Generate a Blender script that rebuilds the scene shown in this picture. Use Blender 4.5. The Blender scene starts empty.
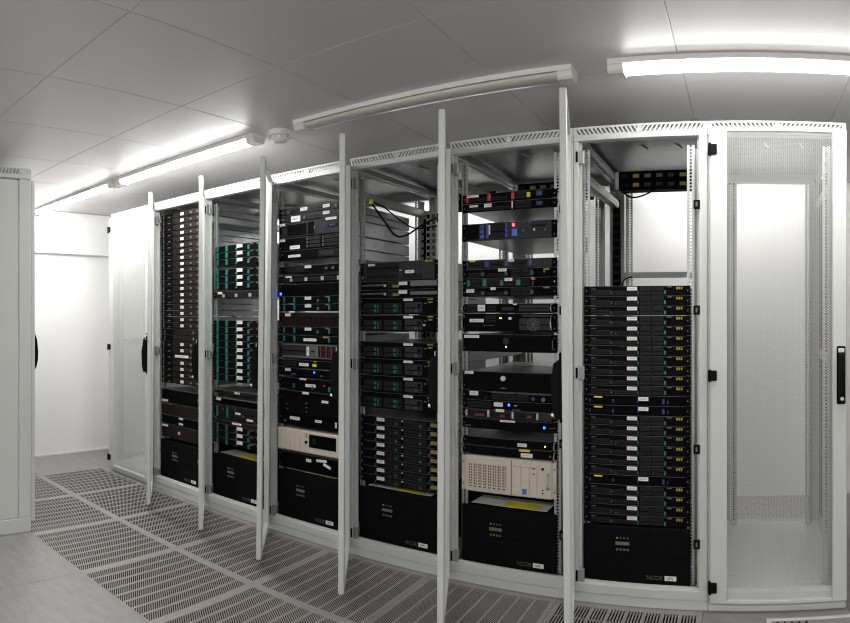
import bpy, bmesh, math, random
from mathutils import Vector, Matrix
random.seed(4)
S = bpy.context.scene
COL = S.collection
R = math.radians

# ------------------------------------------------------------------ materials
def new_mat(name):
    m = bpy.data.materials.new(name); m.use_nodes = True
    nt = m.node_tree; b = nt.nodes['Principled BSDF']
    return m, nt, b

def paint(name, col, rough=.45, metal=0., noise=.03, scale=30., bump=0., spec=.5, coat=0.):
    m, nt, b = new_mat(name)
    tc = nt.nodes.new('ShaderNodeTexCoord')
    n = nt.nodes.new('ShaderNodeTexNoise'); n.inputs['Scale'].default_value = scale; n.inputs['Detail'].default_value = 3
    nt.links.new(tc.outputs['Object'], n.inputs['Vector'])
    r = nt.nodes.new('ShaderNodeMapRange')
    r.inputs['To Min'].default_value = 1 - noise; r.inputs['To Max'].default_value = 1 + noise
    nt.links.new(n.outputs['Fac'], r.inputs['Value'])
    mx = nt.nodes.new('ShaderNodeVectorMath'); mx.operation = 'SCALE'
    mx.inputs[0].default_value = col
    nt.links.new(r.outputs['Result'], mx.inputs['Scale'])
    nt.links.new(mx.outputs['Vector'], b.inputs['Base Color'])
    b.inputs['Roughness'].default_value = rough; b.inputs['Metallic'].default_value = metal
    b.inputs['Specular IOR Level'].default_value = spec
    b.inputs['Coat Weight'].default_value = coat
    if bump:
        bp = nt.nodes.new('ShaderNodeBump'); bp.inputs['Strength'].default_value = bump; bp.inputs['Distance'].default_value = .002
        nt.links.new(n.outputs['Fac'], bp.inputs['Height']); nt.links.new(bp.outputs['Normal'], b.inputs['Normal'])
    return m

def glow(name, col, strength):
    m, nt, b = new_mat(name)
    b.inputs['Base Color'].default_value = (*col, 1)
    b.inputs['Emission Color'].default_value = (*col, 1)
    b.inputs['Emission Strength'].default_value = strength
    m.cycles.emission_sampling = 'NONE'
    return m

M = {}
M['cab'] = paint('painted_cabinet_grey', (.60, .615, .60), .42, noise=.015, scale=8)
M['cab_in'] = paint('painted_frame_grey', (.50, .51, .50), .45, noise=.02, scale=8)
M['mesh'] = paint('perforated_sheet_grey', (.70, .715, .70), .45, noise=.01)
M['shade'] = paint('interior_shade_grey', (.085, .09, .09), .55, noise=.05)  # dark tone stands in for shade inside the right-hand closed cabinet
M['galv'] = paint('galvanised_steel', (.36, .375, .38), .36, metal=.8, noise=.12, scale=14)
M['rail'] = paint('zinc_rail', (.42, .435, .435), .4, metal=.55, noise=.06, scale=20)
M['black'] = paint('black_plastic', (.003, .003, .0034), .6, noise=.1, spec=.10)
M['matte'] = paint('matte_black', (.0022, .0022, .0026), .7, noise=.1, spec=.05)
M['bezel'] = paint('server_bezel_black', (.0045, .004, .0045), .7, noise=.1, spec=.05)
M['tray'] = paint('drive_tray_dark', (.012, .0115, .012), .6, noise=.3, scale=60, spec=.2)
M['grey'] = paint('dark_grey_bezel', (.022, .022, .025), .5, noise=.1, spec=.3)
M['mid'] = paint('mid_grey_plastic', (.13, .13, .14), .5, noise=.06)
M['brown'] = paint('brown_black_bezel', (.012, .007, .005), .6, noise=.1, spec=.2)
M['vent'] = paint('vent_shadow_black', (.003, .003, .003), .8, noise=.1, spec=.1)
M['edge'] = paint('bezel_edge_metal', (.12, .12, .125), .5, metal=.3)
M['silver'] = paint('silver_metal', (.70, .70, .72), .3, metal=.7)
M['teal'] = paint('teal_latch', (.006, .17, .14), .5)
M['teal_d'] = paint('dull_teal_latch', (.012, .10, .085), .45)
M['blue'] = paint('blue_latch', (.03, .07, .40), .4)
M['navy'] = paint('navy_latch', (.03, .04, .16), .4)
M['bluesq'] = paint('bright_blue_sticker', (.05, .18, .75), .4)
M['red'] = paint('red_mark', (.55, .02, .03), .4)
M['maroon'] = paint('maroon_latch', (.16, .02, .04), .4)
M['orange'] = paint('orange_tag', (.55, .16, .03), .5)
M['yellow'] = paint('yellow_print', (.34, .30, .02), .5)
M['yellow_b'] = paint('bright_yellow_tag', (.80, .72, .02), .5)
M['yellow_d'] = paint('dim_yellow_print', (.22, .19, .04), .5)
M['white'] = paint('white_label', (.82, .82, .80), .5)
M['ink'] = paint('grey_ink', (.38, .38, .38), .6)
M['paper'] = paint('white_paper', (.80, .80, .80), .6)
M['beige'] = paint('beige_plastic', (.66, .60, .51), .45, noise=.02)
M['beige_d'] = paint('beige_shadow_plastic', (.13, .11, .09), .6)
M['lcd'] = paint('olive_display', (.16, .17, .08), .3)
M['lamp_w'] = paint('lamp_housing_white', (.80, .79, .76), .4, noise=.01)
M['lamp_off'] = paint('unlit_diffuser', (.52, .51, .47), .25, noise=.02)
M['lamp_cap'] = paint('lamp_end_cap', (.72, .69, .66), .45, noise=.01)
M['det'] = paint('detector_white', (.80, .79, .78), .4, noise=.01)
M['wall'] = paint('white_wall_paint', (.90, .90, .90), .6, noise=.02, scale=3, bump=.1)
M['wall_w'] = M['wall']
M['plenum'] = paint('dark_plenum', (.010, .006, .007), .9, noise=.2)
M['tile'] = paint('vented_tile_metal', (.31, .292, .288), .45, metal=.1, noise=.05, scale=10)
M['seam'] = paint('ceiling_joint', (.75, .74, .74), .6, noise=.05)
M['led_blue'] = glow('blue_led', (.012, .07, 1.), 9)
M['led_red'] = glow('red_led', (1., .02, .03), 14)
M['led_green'] = glow('green_led', (.35, .9, .05), 2.5)
M['tube_b'] = glow('dim_lit_diffuser', (1., .985, .95), 5.)  # weaker glow for the lamps behind the racks
M['tube'] = glow('lit_diffuser', (1., .985, .95), 8.)

# ceiling panels: satin coated steel
def ceiling_mat():
    m, nt, b = new_mat('satin_ceiling_panel')
    tc = nt.nodes.new('ShaderNodeTexCoord')
    n = nt.nodes.new('ShaderNodeTexNoise'); n.inputs['Scale'].default_value = 1.2; n.inputs['Detail'].default_value = 2
    nt.links.new(tc.outputs['Object'], n.inputs['Vector'])
    cr = nt.nodes.new('ShaderNodeValToRGB')
    cr.color_ramp.elements[0].color = (.63, .612, .625, 1); cr.color_ramp.elements[1].color = (.67, .652, .665, 1)
    nt.links.new(n.outputs['Fac'], cr.inputs['Fac']); nt.links.new(cr.outputs['Color'], b.inputs['Base Color'])
    b.inputs['Roughness'].default_value = .47; b.inputs['Metallic'].default_value = .15
    bp = nt.nodes.new('ShaderNodeBump'); bp.inputs['Strength'].default_value = .08; bp.inputs['Distance'].default_value = .02
    nt.links.new(n.outputs['Fac'], bp.inputs['Height']); nt.links.new(bp.outputs['Normal'], b.inputs['Normal'])
    return m
M['ceil'] = ceiling_mat()

def floor_mat():
    m, nt, b = new_mat('speckled_floor_tile')
    tc = nt.nodes.new('ShaderNodeTexCoord')
    n = nt.nodes.new('ShaderNodeTexNoise'); n.inputs['Scale'].default_value = 110; n.inputs['Detail'].default_value = 4
    n2 = nt.nodes.new('ShaderNodeTexNoise'); n2.inputs['Scale'].default_value = 9; n2.inputs['Detail'].default_value = 5
    mp = nt.nodes.new('ShaderNodeMapping'); mp.inputs['Scale'].default_value = (1, 3, 1)
    nt.links.new(tc.outputs['Object'], mp.inputs['Vector'])
    nt.links.new(tc.outputs['Object'], n.inputs['Vector']); nt.links.new(mp.outputs['Vector'], n2.inputs['Vector'])
    ad = nt.nodes.new('ShaderNodeMath'); ad.operation = 'ADD'
    nt.links.new(n.outputs['Fac'], ad.inputs[0]); nt.links.new(n2.outputs['Fac'], ad.inputs[1])
    mr = nt.nodes.new('ShaderNodeMapRange'); mr.inputs['From Min'].default_value = .7; mr.inputs['From Max'].default_value = 1.3
    nt.links.new(ad.outputs[0], mr.inputs['Value'])
    cr = nt.nodes.new('ShaderNodeValToRGB')
    cr.color_ramp.elements[0].color = (.21, .204, .20, 1); cr.color_ramp.elements[1].color = (.29, .282, .278, 1)
    nt.links.new(mr.outputs['Result'], cr.inputs['Fac']); nt.links.new(cr.outputs['Color'], b.inputs['Base Color'])
    b.inputs['Roughness'].default_value = .42
    bp = nt.nodes.new('ShaderNodeBump'); bp.inputs['Strength'].default_value = .15; bp.inputs['Distance'].default_value = .002
    nt.links.new(ad.outputs[0], bp.inputs['Height']); nt.links.new(bp.outputs['Normal'], b.inputs['Normal'])
    return m
M['floor'] = floor_mat()

# ------------------------------------------------------------------ mesh helper
class MB:
    def __init__(s): s.v = []; s.f = []; s.m = []; s.mats = []; s.smooth = []
    def mi(s, mat):
        if mat not in s.mats: s.mats.append(mat)
        return s.mats.index(mat)
    def poly(s, pts, mat, sm=False):
        i = len(s.v); s.v += [tuple(p) for p in pts]; s.f.append(tuple(range(i, i+len(pts)))); s.m.append(s.mi(mat)); s.smooth.append(sm)
    def add(s, verts, faces, mat, sm=False):
        i = len(s.v); s.v += [tuple(p) for p in verts]; k = s.mi(mat)
        for f in faces: s.f.append(tuple(i+j for j in f)); s.m.append(k); s.smooth.append(sm)
    def box(s, x0, x1, y0, y1, z0, z1, mat, b=0., rot=None):
        if b <= 0 or b*2.2 > min(x1-x0, y1-y0, z1-z0):
            vs = [(x0,y0,z0),(x1,y0,z0),(x1,y1,z0),(x0,y1,z0),(x0,y0,z1),(x1,y0,z1),(x1,y1,z1),(x0,y1,z1)]
            fs = [(0,3,2,1),(4,5,6,7),(0,1,5,4),(1,2,6,5),(2,3,7,6),(3,0,4,7)]
        else:
            bm = bmesh.new(); bmesh.ops.create_cube(bm, size=1)
            for v in bm.verts:
                v.co = Vector(((x0+x1)/2+v.co.x*(x1-x0), (y0+y1)/2+v.co.y*(y1-y0), (z0+z1)/2+v.co.z*(z1-z0)))
            bmesh.ops.bevel(bm, geom=bm.edges[:], offset=b, segments=1, affect='EDGES', profile=.5)
            bm.verts.index_update()
            vs = [tuple(v.co) for v in bm.verts]; fs = [tuple(v.index for v in f.verts) for f in bm.faces]; bm.free()
        if rot:
            mt, c = rot
            vs = [tuple(mt @ (Vector(v)-c) + c) for v in vs]
        s.add(vs, fs, mat)
        return s
    def prism(s, pts, axis, a, b, mat, sm=False):
        """pts: 2D outline; extruded along axis 0/1/2 from a to b"""
        n = len(pts)
        def P(p, t):
            return (t, p[0], p[1]) if axis == 0 else (p[0], t, p[1]) if axis == 1 else (p[0], p[1], t)
        vs = [P(p, a) for p in pts] + [P(p, b) for p in pts]
        fs = [tuple(range(n)), tuple(range(2*n-1, n-1, -1))] + [(i, (i+1) % n, n+(i+1) % n, n+i) for i in range(n)]
        s.add(vs, fs, mat, sm); return s
    def cyl(s, c, axis, r, h, mat, n=16, r2=None):
        r2 = r if r2 is None else r2
        vs = []; ax = {'x': 0, 'y': 1, 'z': 2}[axis]
        for rr, t in ((r, 0), (r2, h)):
            for i in range(n):
                a = 2*math.pi*i/n; p = [rr*math.cos(a), rr*math.sin(a)]; p.insert(ax, t)
                vs.append((c[0]+p[0], c[1]+p[1], c[2]+p[2]))
        fs = [tuple(range(n)), tuple(range(2*n-1, n-1, -1))] + [(i, (i+1) % n, n+(i+1) % n, n+i) for i in range(n)]
        s.add(vs, fs, mat); return s
    def tube(s, pts, r, mat, n=8):
        pts = [Vector(p) for p in pts]; rings = []
        for i, p in enumerate(pts):
            d = (pts[min(i+1, len(pts)-1)] - pts[max(i-1, 0)]).normalized()
            u = d.cross(Vector((0, 0, 1)))
            if u.length < 1e-3: u = d.cross(Vector((0, 1, 0)))
            u.normalize(); w = d.cross(u)
            rings.append([p + r*(math.cos(2*math.pi*k/n)*u + math.sin(2*math.pi*k/n)*w) for k in range(n)])
        vs = [tuple(q) for rg in rings for q in rg]; fs = []
        for i in range(len(pts)-1):
            for k in range(n):
                fs.append((i*n+k, i*n+(k+1) % n, (i+1)*n+(k+1) % n, (i+1)*n+k))
        fs += [tuple(range(n-1, -1, -1)), tuple(range((len(pts)-1)*n, len(pts)*n))]
        s.add(vs, fs, mat, True); return s
    def mesh(s, name):
        me = bpy.data.meshes.new(name); me.from_pydata(s.v, [], s.f)
        for m in s.mats: me.materials.append(m)
        me.polygons.foreach_set('material_index', s.m); me.polygons.foreach_set('use_smooth', s.smooth)
        bm = bmesh.new(); bm.from_mesh(me); bmesh.ops.recalc_face_normals(bm, faces=bm.faces[:]); bm.to_mesh(me); bm.free()
        me.update(); return me

def curve_pts(ctrl, n=24):
    """Catmull-Rom through control points"""
    c = [Vector(p) for p in ctrl]; c = [c[0]*2-c[1]] + c + [c[-1]*2-c[-2]]; out = []
    seg = len(c)-3; k = max(2, n//seg)
    for i in range(seg):
        p0, p1, p2, p3 = c[i:i+4]
        for j in range(k):
            t = j/k
            out.append(.5*((2*p1)+(p2-p0)*t+(2*p0-5*p1+4*p2-p3)*t*t+(3*p1-p0-3*p2+p3)*t**3))
    out.append(c[-2]); return out

def ob(name, me, parent=None, loc=None, rz=None):
    if isinstance(me, MB): me = me.mesh(name)
    o = bpy.data.objects.new(name, me); COL.objects.link(o)
    if parent is not None: o.parent = parent
    if loc is not None: o.location = loc
    if rz is not None: o.rotation_euler = (0, 0, rz)
    return o
def empty(name, loc=(0, 0, 0), rz=0, parent=None):
    o = bpy.data.objects.new(name, None); COL.objects.link(o); o.location = loc; o.rotation_euler = (0, 0, rz)
    o.empty_display_size = .1
    if parent: o.parent = parent
    return o
def tag(o, label, cat, group=None, kind=None):
    o['label'] = label; o['category'] = cat
    if group: o['group'] = group
    if kind: o['kind'] = kind
    return o
def struct(name, me):
    o = ob(name, me); o['kind'] = 'structure'; return o

# ------------------------------------------------------------------ camera (cylindrical panorama)
EYE = 1.2744
f_, xp_, y0_ = 618.5, 745., 316.
cam = bpy.data.cameras.new('camera'); co = bpy.data.objects.new('camera', cam); COL.objects.link(co)
co.location = (0, 0, EYE); co.rotation_euler = (R(90), 0, 0)
cam.type = 'PANO'; cam.panorama_type = 'CENTRAL_CYLINDRICAL'
cam.central_cylindrical_range_u_min = (0-xp_)/f_
cam.central_cylindrical_range_u_max = (850-xp_)/f_
cam.central_cylindrical_range_v_min = (y0_-623)/f_
cam.central_cylindrical_range_v_max = y0_/f_
cam.central_cylindrical_radius = 1.0
cam.clip_start = .02; cam.clip_end = 50
S.camera = co

# ------------------------------------------------------------------ room
XL, XR, YF, YB, H = -5.10, 3.0, -2.5, 4.38, EYE+.957
GX = [-5.10, -4.5, -3.9, -3.3, -2.7, -2.1, -1.48, -.83, -.18, .45, 1.05, 1.65, 2.25, 3.0]
GY = [-2.5, -2.1, -1.53, -.93, -.33, .27, .87, 1.47, 2.06, 2.655, 3.26, 3.86, 4.38]
mb = MB()
vent_cells = []
for i in range(len(GX)-1):
    for j in range(len(GY)-1):
        if 1 <= i <= 7 and j in (7, 8): vent_cells.append((i, j)); continue
        mb.box(GX[i]+.0008, GX[i+1]-.0008, GY[j]+.0008, GY[j+1]-.0008, -.03, 0, M['floor'], .001)
# plenum below
mb.box(XL, XR, YF, YB, -.40, -.38, M['plenum'])
for x0, x1, y0, y1 in ((GX[1]-.01, GX[1], GY[7], GY[9]), (GX[8], GX[8]+.01, GY[7], GY[9]), (GX[1], GX[8], GY[7]-.01, GY[7]), (GX[1], GX[8], GY[9], GY[9]+.01)):
    mb.box(x0, x1, y0, y1, -.38, -.031, M['plenum'])
struct('floor', mb)

def vent_mesh(w, d, along=False, near=True):
    g = MB(); T = M['tile']; e = .022; rows = 8; bar = .0105; e0, e1 = (.006, .020) if near else (.020, .030)
    z0, z1 = -.003, 0
    g.box(0, e, 0, d, -.005, z1, T); g.box(w-e, w, 0, d, -.005, z1, T)
    g.box(e, w-e, 0, e0, -.005, z1, T); g.box(e, w-e, d-e1, d, -.005, z1, T)
    rw = (w-2*e-(rows-1)*bar)/rows
    for r in range(rows):
        xa = e+r*(rw+bar)
        if r: g.box(xa-bar, xa, e0, d-e1, z0, z1, T)
        if along:
            q = rw/5
            for k in range(6): g.box(max(xa, xa+k*q-q*.24), min(xa+rw, xa+k*q+q*.24), e0, d-e1, z0, z1, T)
            for k in range(1, 5): g.box(xa, xa+rw, e0+k*(d-e0-e1)/5-.004, e0+k*(d-e0-e1)/5+.004, z0, z1, T)
            continue
        n = 48; p = (d-e0-e1)/n; sh = rw*.66
        for k in range(-6, n+6):
            ya = e0+k*p; yb = ya+p*.42
            q = [(xa, ya+sh/2), (xa, yb+sh/2), (xa+rw, yb-sh/2), (xa+rw, ya-sh/2)]
            # clip the slat to the tile opening
            def clip(poly, sgn, lim):
                out = []
                for a, b in zip(poly, poly[1:]+poly[:1]):
                    ia = sgn*(a[1]-lim) >= 0; ib = sgn*(b[1]-lim) >= 0
                    if ia: out.append(a)
                    if ia != ib:
                        t = (lim-a[1])/(b[1]-a[1]); out.append((a[0]+t*(b[0]-a[0]), lim))
                return out
            q = clip(q, 1, e0); q = clip(q, -1, d-e1) if q else q
            if len(q) >= 3:
                g.prism(q, 2, z0, z1, T)
    return g.mesh('vent_tile_plate')
vm = {}
ordn = ['first', 'second', 'third', 'fourth', 'fifth', 'sixth', 'seventh', 'eighth', 'ninth', 'tenth', 'eleventh', 'twelfth', 'thirteenth', 'fourteenth', 'fifteenth', 'sixteenth', 'seventeenth', 'eighteenth', 'nineteenth', 'twentieth', 'twenty-first', 'twenty-second', 'twenty-third', 'twenty-fourth', 'twenty-fifth', 'twenty-sixth', 'twenty-seventh', 'twenty-eighth', 'twenty-ninth', 'thirtieth']
for i, j in vent_cells:
    w = round(GX[i+1]-GX[i]-.002, 4); d = round(GY[j+1]-GY[j]-.002, 4)
    al = i == 7
    if (w, d, al) not in vm: vm[(w, d, al)] = vent_mesh(w, d, al, j == 7)
    o = ob('vented_floor_tile', vm[(w, d, al)], None, (GX[i]+.001, GY[j]+.001, 0))
    tag(o, 'slotted metal floor tile, %s from the end wall in the row %s' % (ordn[i-1], 'along the open racks' if j == 8 else 'farther from the racks'), 'floor tile', 'slotted floor tiles of the aisle')

# walls
mb = MB(); mb.box(XL-.1, XL, YF, YB, 0, H+.1, M['wall']); struct('wall_left', mb)
mb = MB(); mb.box(XL, XL+.035, YF+.002, YB-.002, 1.845, H-.001, M['wall'], .004); struct('trim_1', mb)
mb = MB(); mb.box(XL-.1, XR+.1, YB, YB+.1, 0, H+.1, M['wall']); struct('wall_back', mb)
mb = MB(); mb.box(XR, XR+.1, YF, YB, 0, H+.1, M['wall']); struct('wall_right', mb)
mb = MB(); mb.box(XL-.1, XR+.1, YF-.1, YF, 0, H+.1, M['wall']); struct('wall_front', mb)
mb = MB(); mb.box(XL+.0005, XL+.012, YF+.002, YB-.002, 0, .012, M['seam']); struct('baseboard_left', mb)

# ceiling panels
CX = [-5.1, -4.63, -4.03, -3.43, -2.83, -2.23, -1.63, -.98, -.245, .42, 1.06, 1.70, 2.34, 3.0]
CY = [-2.5, -2.0, -1.4, -.8, -.18, .42, 1.06, 1.73, 2.375, 2.99, 3.6, 4.38]
mb = MB()
for i in range(len(CX)-1):
    for j in range(len(CY)-1):
        mb.box(CX[i]+.0006, CX[i+1]-.0006, CY[j]+.0006, CY[j+1]-.0006, H, H+.02, M['ceil'], .0026)
mb.box(XL, XR, YF, YB, H+.004, H+.1, M['seam'])
struct('ceiling', mb)

# ------------------------------------------------------------------ fluorescent lamps
def lamp_meshes(lit):
    L = 1.37; hl = L/2; W = .045
    a = MB(); a.prism([(-W, .018), (W, .018), (W, .0), (-W, .0)], 0, -hl, hl, M['lamp_w'])
    a.box(-hl, hl, -W-.002, -W+.004, -.002, .018, M['lamp_w'])
    a.box(-hl, hl, W-.004, W+.002, -.002, .018, M['lamp_w'])
    d = MB(); n = 10; pts = []
    for k in range(n+1):
        t = math.pi*k/n; pts.append((-math.cos(t)*(W-.006), -.004-math.sin(t)**.6*.024))
    d.prism(pts, 0, -hl+.06, hl-.06, M['tube'] if lit == 1 else M['tube_b'] if lit else M['lamp_off'])
    caps = []
    for sg in (-1, 1):
        c = MB(); x0, x1 = (sg*hl, sg*(hl-.06)) if sg < 0 else (hl-.06, hl)
        c.prism([(-W+.002, 0), (W-.002, 0), (W-.008, -.022), (W-.016, -.031), (-W+.016, -.031), (-W+.008, -.022)], 0, x0, x1, M['lamp_cap'])
        caps.append(c.mesh('end_cap'))
    return a.mesh('housing'), d.mesh('diffuser'), caps
LW, LWB, LWF = 6.6, 4.0, 12.5
LM = {3: None, True: lamp_meshes(1), False: lamp_meshes(0), 2: lamp_meshes(2)}
def lamp(xc, yc, lit, label, group):
    t = empty('fluorescent_lamp', (xc, yc, H-.018)); tag(t, label, 'ceiling lamp', group)
    a, d, caps = LM[lit if lit != 3 else 1]
    ob('housing', a, t); o = ob('diffuser', d, t); o['label'] = 'glowing white diffuser' if lit else 'unlit cream diffuser'
    for c in caps: ob('end_cap', c, t)
    if lit:
        for sg in (-1, 1):      # the glowing flanks of the diffuser
            ld = bpy.data.lights.new('tube_light', 'AREA'); ld.shape = 'RECTANGLE'; ld.size = 1.24; ld.size_y = .035
            ld.energy = ({1: LW, 2: LWB, 3: LWF}[lit] * (1.55 if xc < -2.5 and yc > 2 and yc < 3 else 1)); ld.color = (1., .985, .955)
            lo = bpy.data.objects.new('tube_light', ld); COL.objects.link(lo); lo.parent = t
            lo.location = (0, sg*.030, -.027); lo.rotation_euler = (sg*R(30), 0, 0)
lamp(-4.40, 2.30, True, 'lit fluorescent ceiling lamp nearest the far end wall', 'ceiling lamps over the cold aisle')
lamp(-2.985, 2.30, True, 'lit fluorescent ceiling lamp beside the round smoke detector', 'ceiling lamps over the cold aisle')
lamp(-1.335, 2.30, False, 'unlit cream fluorescent ceiling lamp between two lit ones', 'ceiling lamps over the cold aisle')
lamp(.175, 2.29, True, 'lit fluorescent ceiling lamp above the closed mesh cabinet at right', 'ceiling lamps over the cold aisle')
for k, x in enumerate((-3.9, -2.0, -.1)):
    lamp(x, 4.05, 2, 'lit fluorescent ceiling lamp behind the racks, seen only through them', 'ceiling lamps behind the racks')
for x in (-2.6, -1.1, .4, 1.9): lamp(x, -.7, 3, 'lit fluorescent ceiling lamp behind the photographer', 'ceiling lamps behind the photographer')

# smoke detector
t = empty('smoke_detector', (-2.186, 2.335, H)); t.scale = (1, 1, 1.25); tag(t, 'round white smoke detector on the ceiling between lit and unlit lamps', 'smoke detector')
mb = MB(); mb.cyl((0, 0, 0), 'z', .056, -.022, M['det'], 32, .054); mb.cyl((0, 0, -.022), 'z', .050, -.004, M['ink'], 32); ob('base', mb, t)
mb = MB(); mb.cyl((0, 0, -.026), 'z', .052, -.012, M['det'], 32, .048); mb.cyl((0, 0, -.038), 'z', .048, -.010, M['det'], 32, .030)
for k in range(10):
    a = k*math.pi/5; mb.box(.0505*math.cos(a)-.003, .0505*math.cos(a)+.003, .0505*math.sin(a)-.003, .0505*math.sin(a)+.003, -.034, -.029, M['ink'])
ob('sensor_head', mb, t)

# ------------------------------------------------------------------ rack cabinets
RH = 2.117; DT, DB = 2.080, .045; EX = -.022; U = .04445; U0 = .076
def header_mesh(w, zt, zb, y0, y1):
    """front top member with two groups of slanted ventilation slots"""
    g = MB(); C = M['cab']; hw = w/2; sz0, sz1 = zt-.034, zt-.010
    g.box(-hw, hw, y0, y1, sz1, zt, C, .002)
    g.box(-hw, hw, y0, y1, zb, sz0, C, .002)
    g.box(-hw, hw, y0+.024, y1, sz0, sz1, M['galv'])  # slot backing in darker steel, imitating the shade inside
    g.box(-hw, -hw+.018, y0+.0005, y0+.014, sz0, sz1, C); g.box(hw-.018, hw, y0+.0005, y0+.014, sz0, sz1, C)
    g.box(-.010, .010, y0+.0005, y0+.014, sz0, sz1, C)
    for sg in (-1, 1):
        n = 14; a = .010; b = hw-.018; p = (b-a)/n; sl = .016
        for k in range(n+1):
            x = a+k*p
            lo, hi = x, x+p*.48
            if sg > 0: q = [(lo-sl/2, sz0), (hi-sl/2, sz0), (hi+sl/2, sz1), (lo+sl/2, sz1)]
            else: q = [(-lo+sl/2, sz0), (-hi+sl/2, sz0), (-hi-sl/2, sz1), (-lo-sl/2, sz1)]
            q = [(max(-hw+.004, min(hw-.004, px)), pz) for px, pz in q]
            g.prism(q, 1, y0+.0008, y0+.004, C)
    return g
def rail_mesh():
    """19 inch mounting rail, square holes; origin at the outer edge, face towards -y, width .030 towards +x"""
    g = MB(); Z = M['rail']; za, zb = .085, 2.03
    g.box(0, .0105, 0, .002, za, zb, Z); g.box(.0205, .032, 0, .002, za, zb, Z)
    g.box(-.002, 0, 0, .045, za, zb, Z); g.box(-.014, -.002, .03, .045, za, zb, Z)
    p = U/3; z = U0+p/2
    g.box(.0105, .0205, .0, .002, za, z-.0048, Z)
    while z < zb-.02:
        g.box(.0105, .0205, 0, .002, z+.0048, z+p-.0048, Z); z += p
    return g.mesh('mounting_rail')
RAIL = rail_mesh()
def rail_mirror():
    me = RAIL.copy()
    for v in me.vertices: v.co.x = -v.co.x
    me.flip_normals(); return me
RAILM = rail_mirror()

def perf_mesh(x0, x1, z0, z1, y, p, rr, mat):
    """hex-perforated sheet (real holes)"""
    dx = p*math.sqrt(3)/2; nx = int((x1-x0)/dx); nz = int((z1-z0)/p)
    dx = (x1-x0)/nx; pz = (z1-z0)/(nz+.5)
    R0 = dx*2/3; R1 = R0*rr; V = []; F = []
    key = {}
    def vid(x, z):
        k = (round(x*20000), round(z*20000))
        if k not in key: key[k] = len(V); V.append((min(x1, max(x0, x)), y, min(z1, max(z0, z))))
        return key[k]
    sz = pz/(math.sqrt(3)*R0)
    cs = [(math.cos(R(60*k)), math.sin(R(60*k))) for k in range(6)]
    for i in range(nx):
        for j in range(nz):
            cx = x0+(i+.5)*dx; cz = z0+(j+.5+(.5 if i % 2 else 0))*pz
            out = [vid(cx+R0*c, cz+R0*s*sz) for c, s in cs]
            b = len(V); V.extend([(cx+R1*c, y, cz+R1*s*sz) for c, s in cs])
            for k in range(6):
                k2 = (k+1) % 6; F.append((out[k], out[k2], b+k2, b+k))
    g = MB(); g.v = V; g.f = F; g.mi(mat); g.m = [0]*len(F); g.smooth = [False]*len(F)
    return g

DW = .588
def door_meshes(mirror=False):
    fr = MB(); C = M['cab']; t = .026; bl, br, bt = .074, .062, .016
    fr.box(0, bl, -t, 0, DB, DT, C, .003); fr.box(DW-br, DW, -t, 0, DB, DT, C, .003)
    fr.box(bl-.001, DW-br+.001, -t+.0002, -.0002, DT-bt, DT, C, .002); fr.box(bl-.001, DW-br+.001, -t+.0002, -.0002, DB, DB+bt, C, .002)
    frame = fr.mesh('door_frame')
    pm = perf_mesh(bl-.004, DW-br+.004, DB+bt-.003, DT-bt+.003, -t+.006, .0106, .86, M['mesh']).mesh('perforated_panel')
    h = MB(); x = DW-.026; zc = 1.020
    h.box(x-.019, x+.019, -t-.010, -t, zc-.125, zc+.125, M['black'], .004)
    h.prism([(-t-.010, zc+.10), (-t-.030, zc+.085), (-t-.040, zc+.02), (-t-.036, zc-.075), (-t-.026, zc-.112), (-t-.010, zc-.112)], 0, x-.012, x+.012, M['black'])
    h.box(x-.013, x+.013, -t-.014, -t-.010, zc+.098, zc+.116, M['silver'], .001)
    h.cyl((x, -t-.027, zc-.098), 'y', .008, -.012, M['silver'], 12)
    handle = h.mesh('handle')
    return frame, pm, handle
DOOR = door_meshes()
FINE = perf_mesh(.070, DW-.058, DB+.013, DT-.013, -.020, .0106, .60, M['mesh']).mesh('perforated_panel')
def hinge_mesh():
    g = MB()
    g.box(-.008, .030, -.036, -.004, -.022, .022, M['black'], .003)
    g.cyl((0, -.034, -.026), 'z', .006, .052, M['black'], 10)
    return g.mesh('hinge')
HINGE = hinge_mesh()
def catch_mesh():
    g = MB(); g.box(-.014, .014, -.012, .0, -.020, .020, M['black'], .003); g.box(-.004, .004, -.016, -.010, -.010, .010, M['mid'], .001)
    return g.mesh('latch_catch')
CATCH = catch_mesh()
def hinge_pin_mesh():
    g = MB(); g.box(.0035, .0125, -.005, .0, -.024, .024, M['black'], .001)
    g.box(.012, .040, .004, .020, -.030, .030, M['rail'], .003); g.box(.016, .030, .020, .045, -.016, .016, M['rail'], .003)
    return g.mesh('hinge_bracket')
PIN = hinge_pin_mesh()

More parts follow.
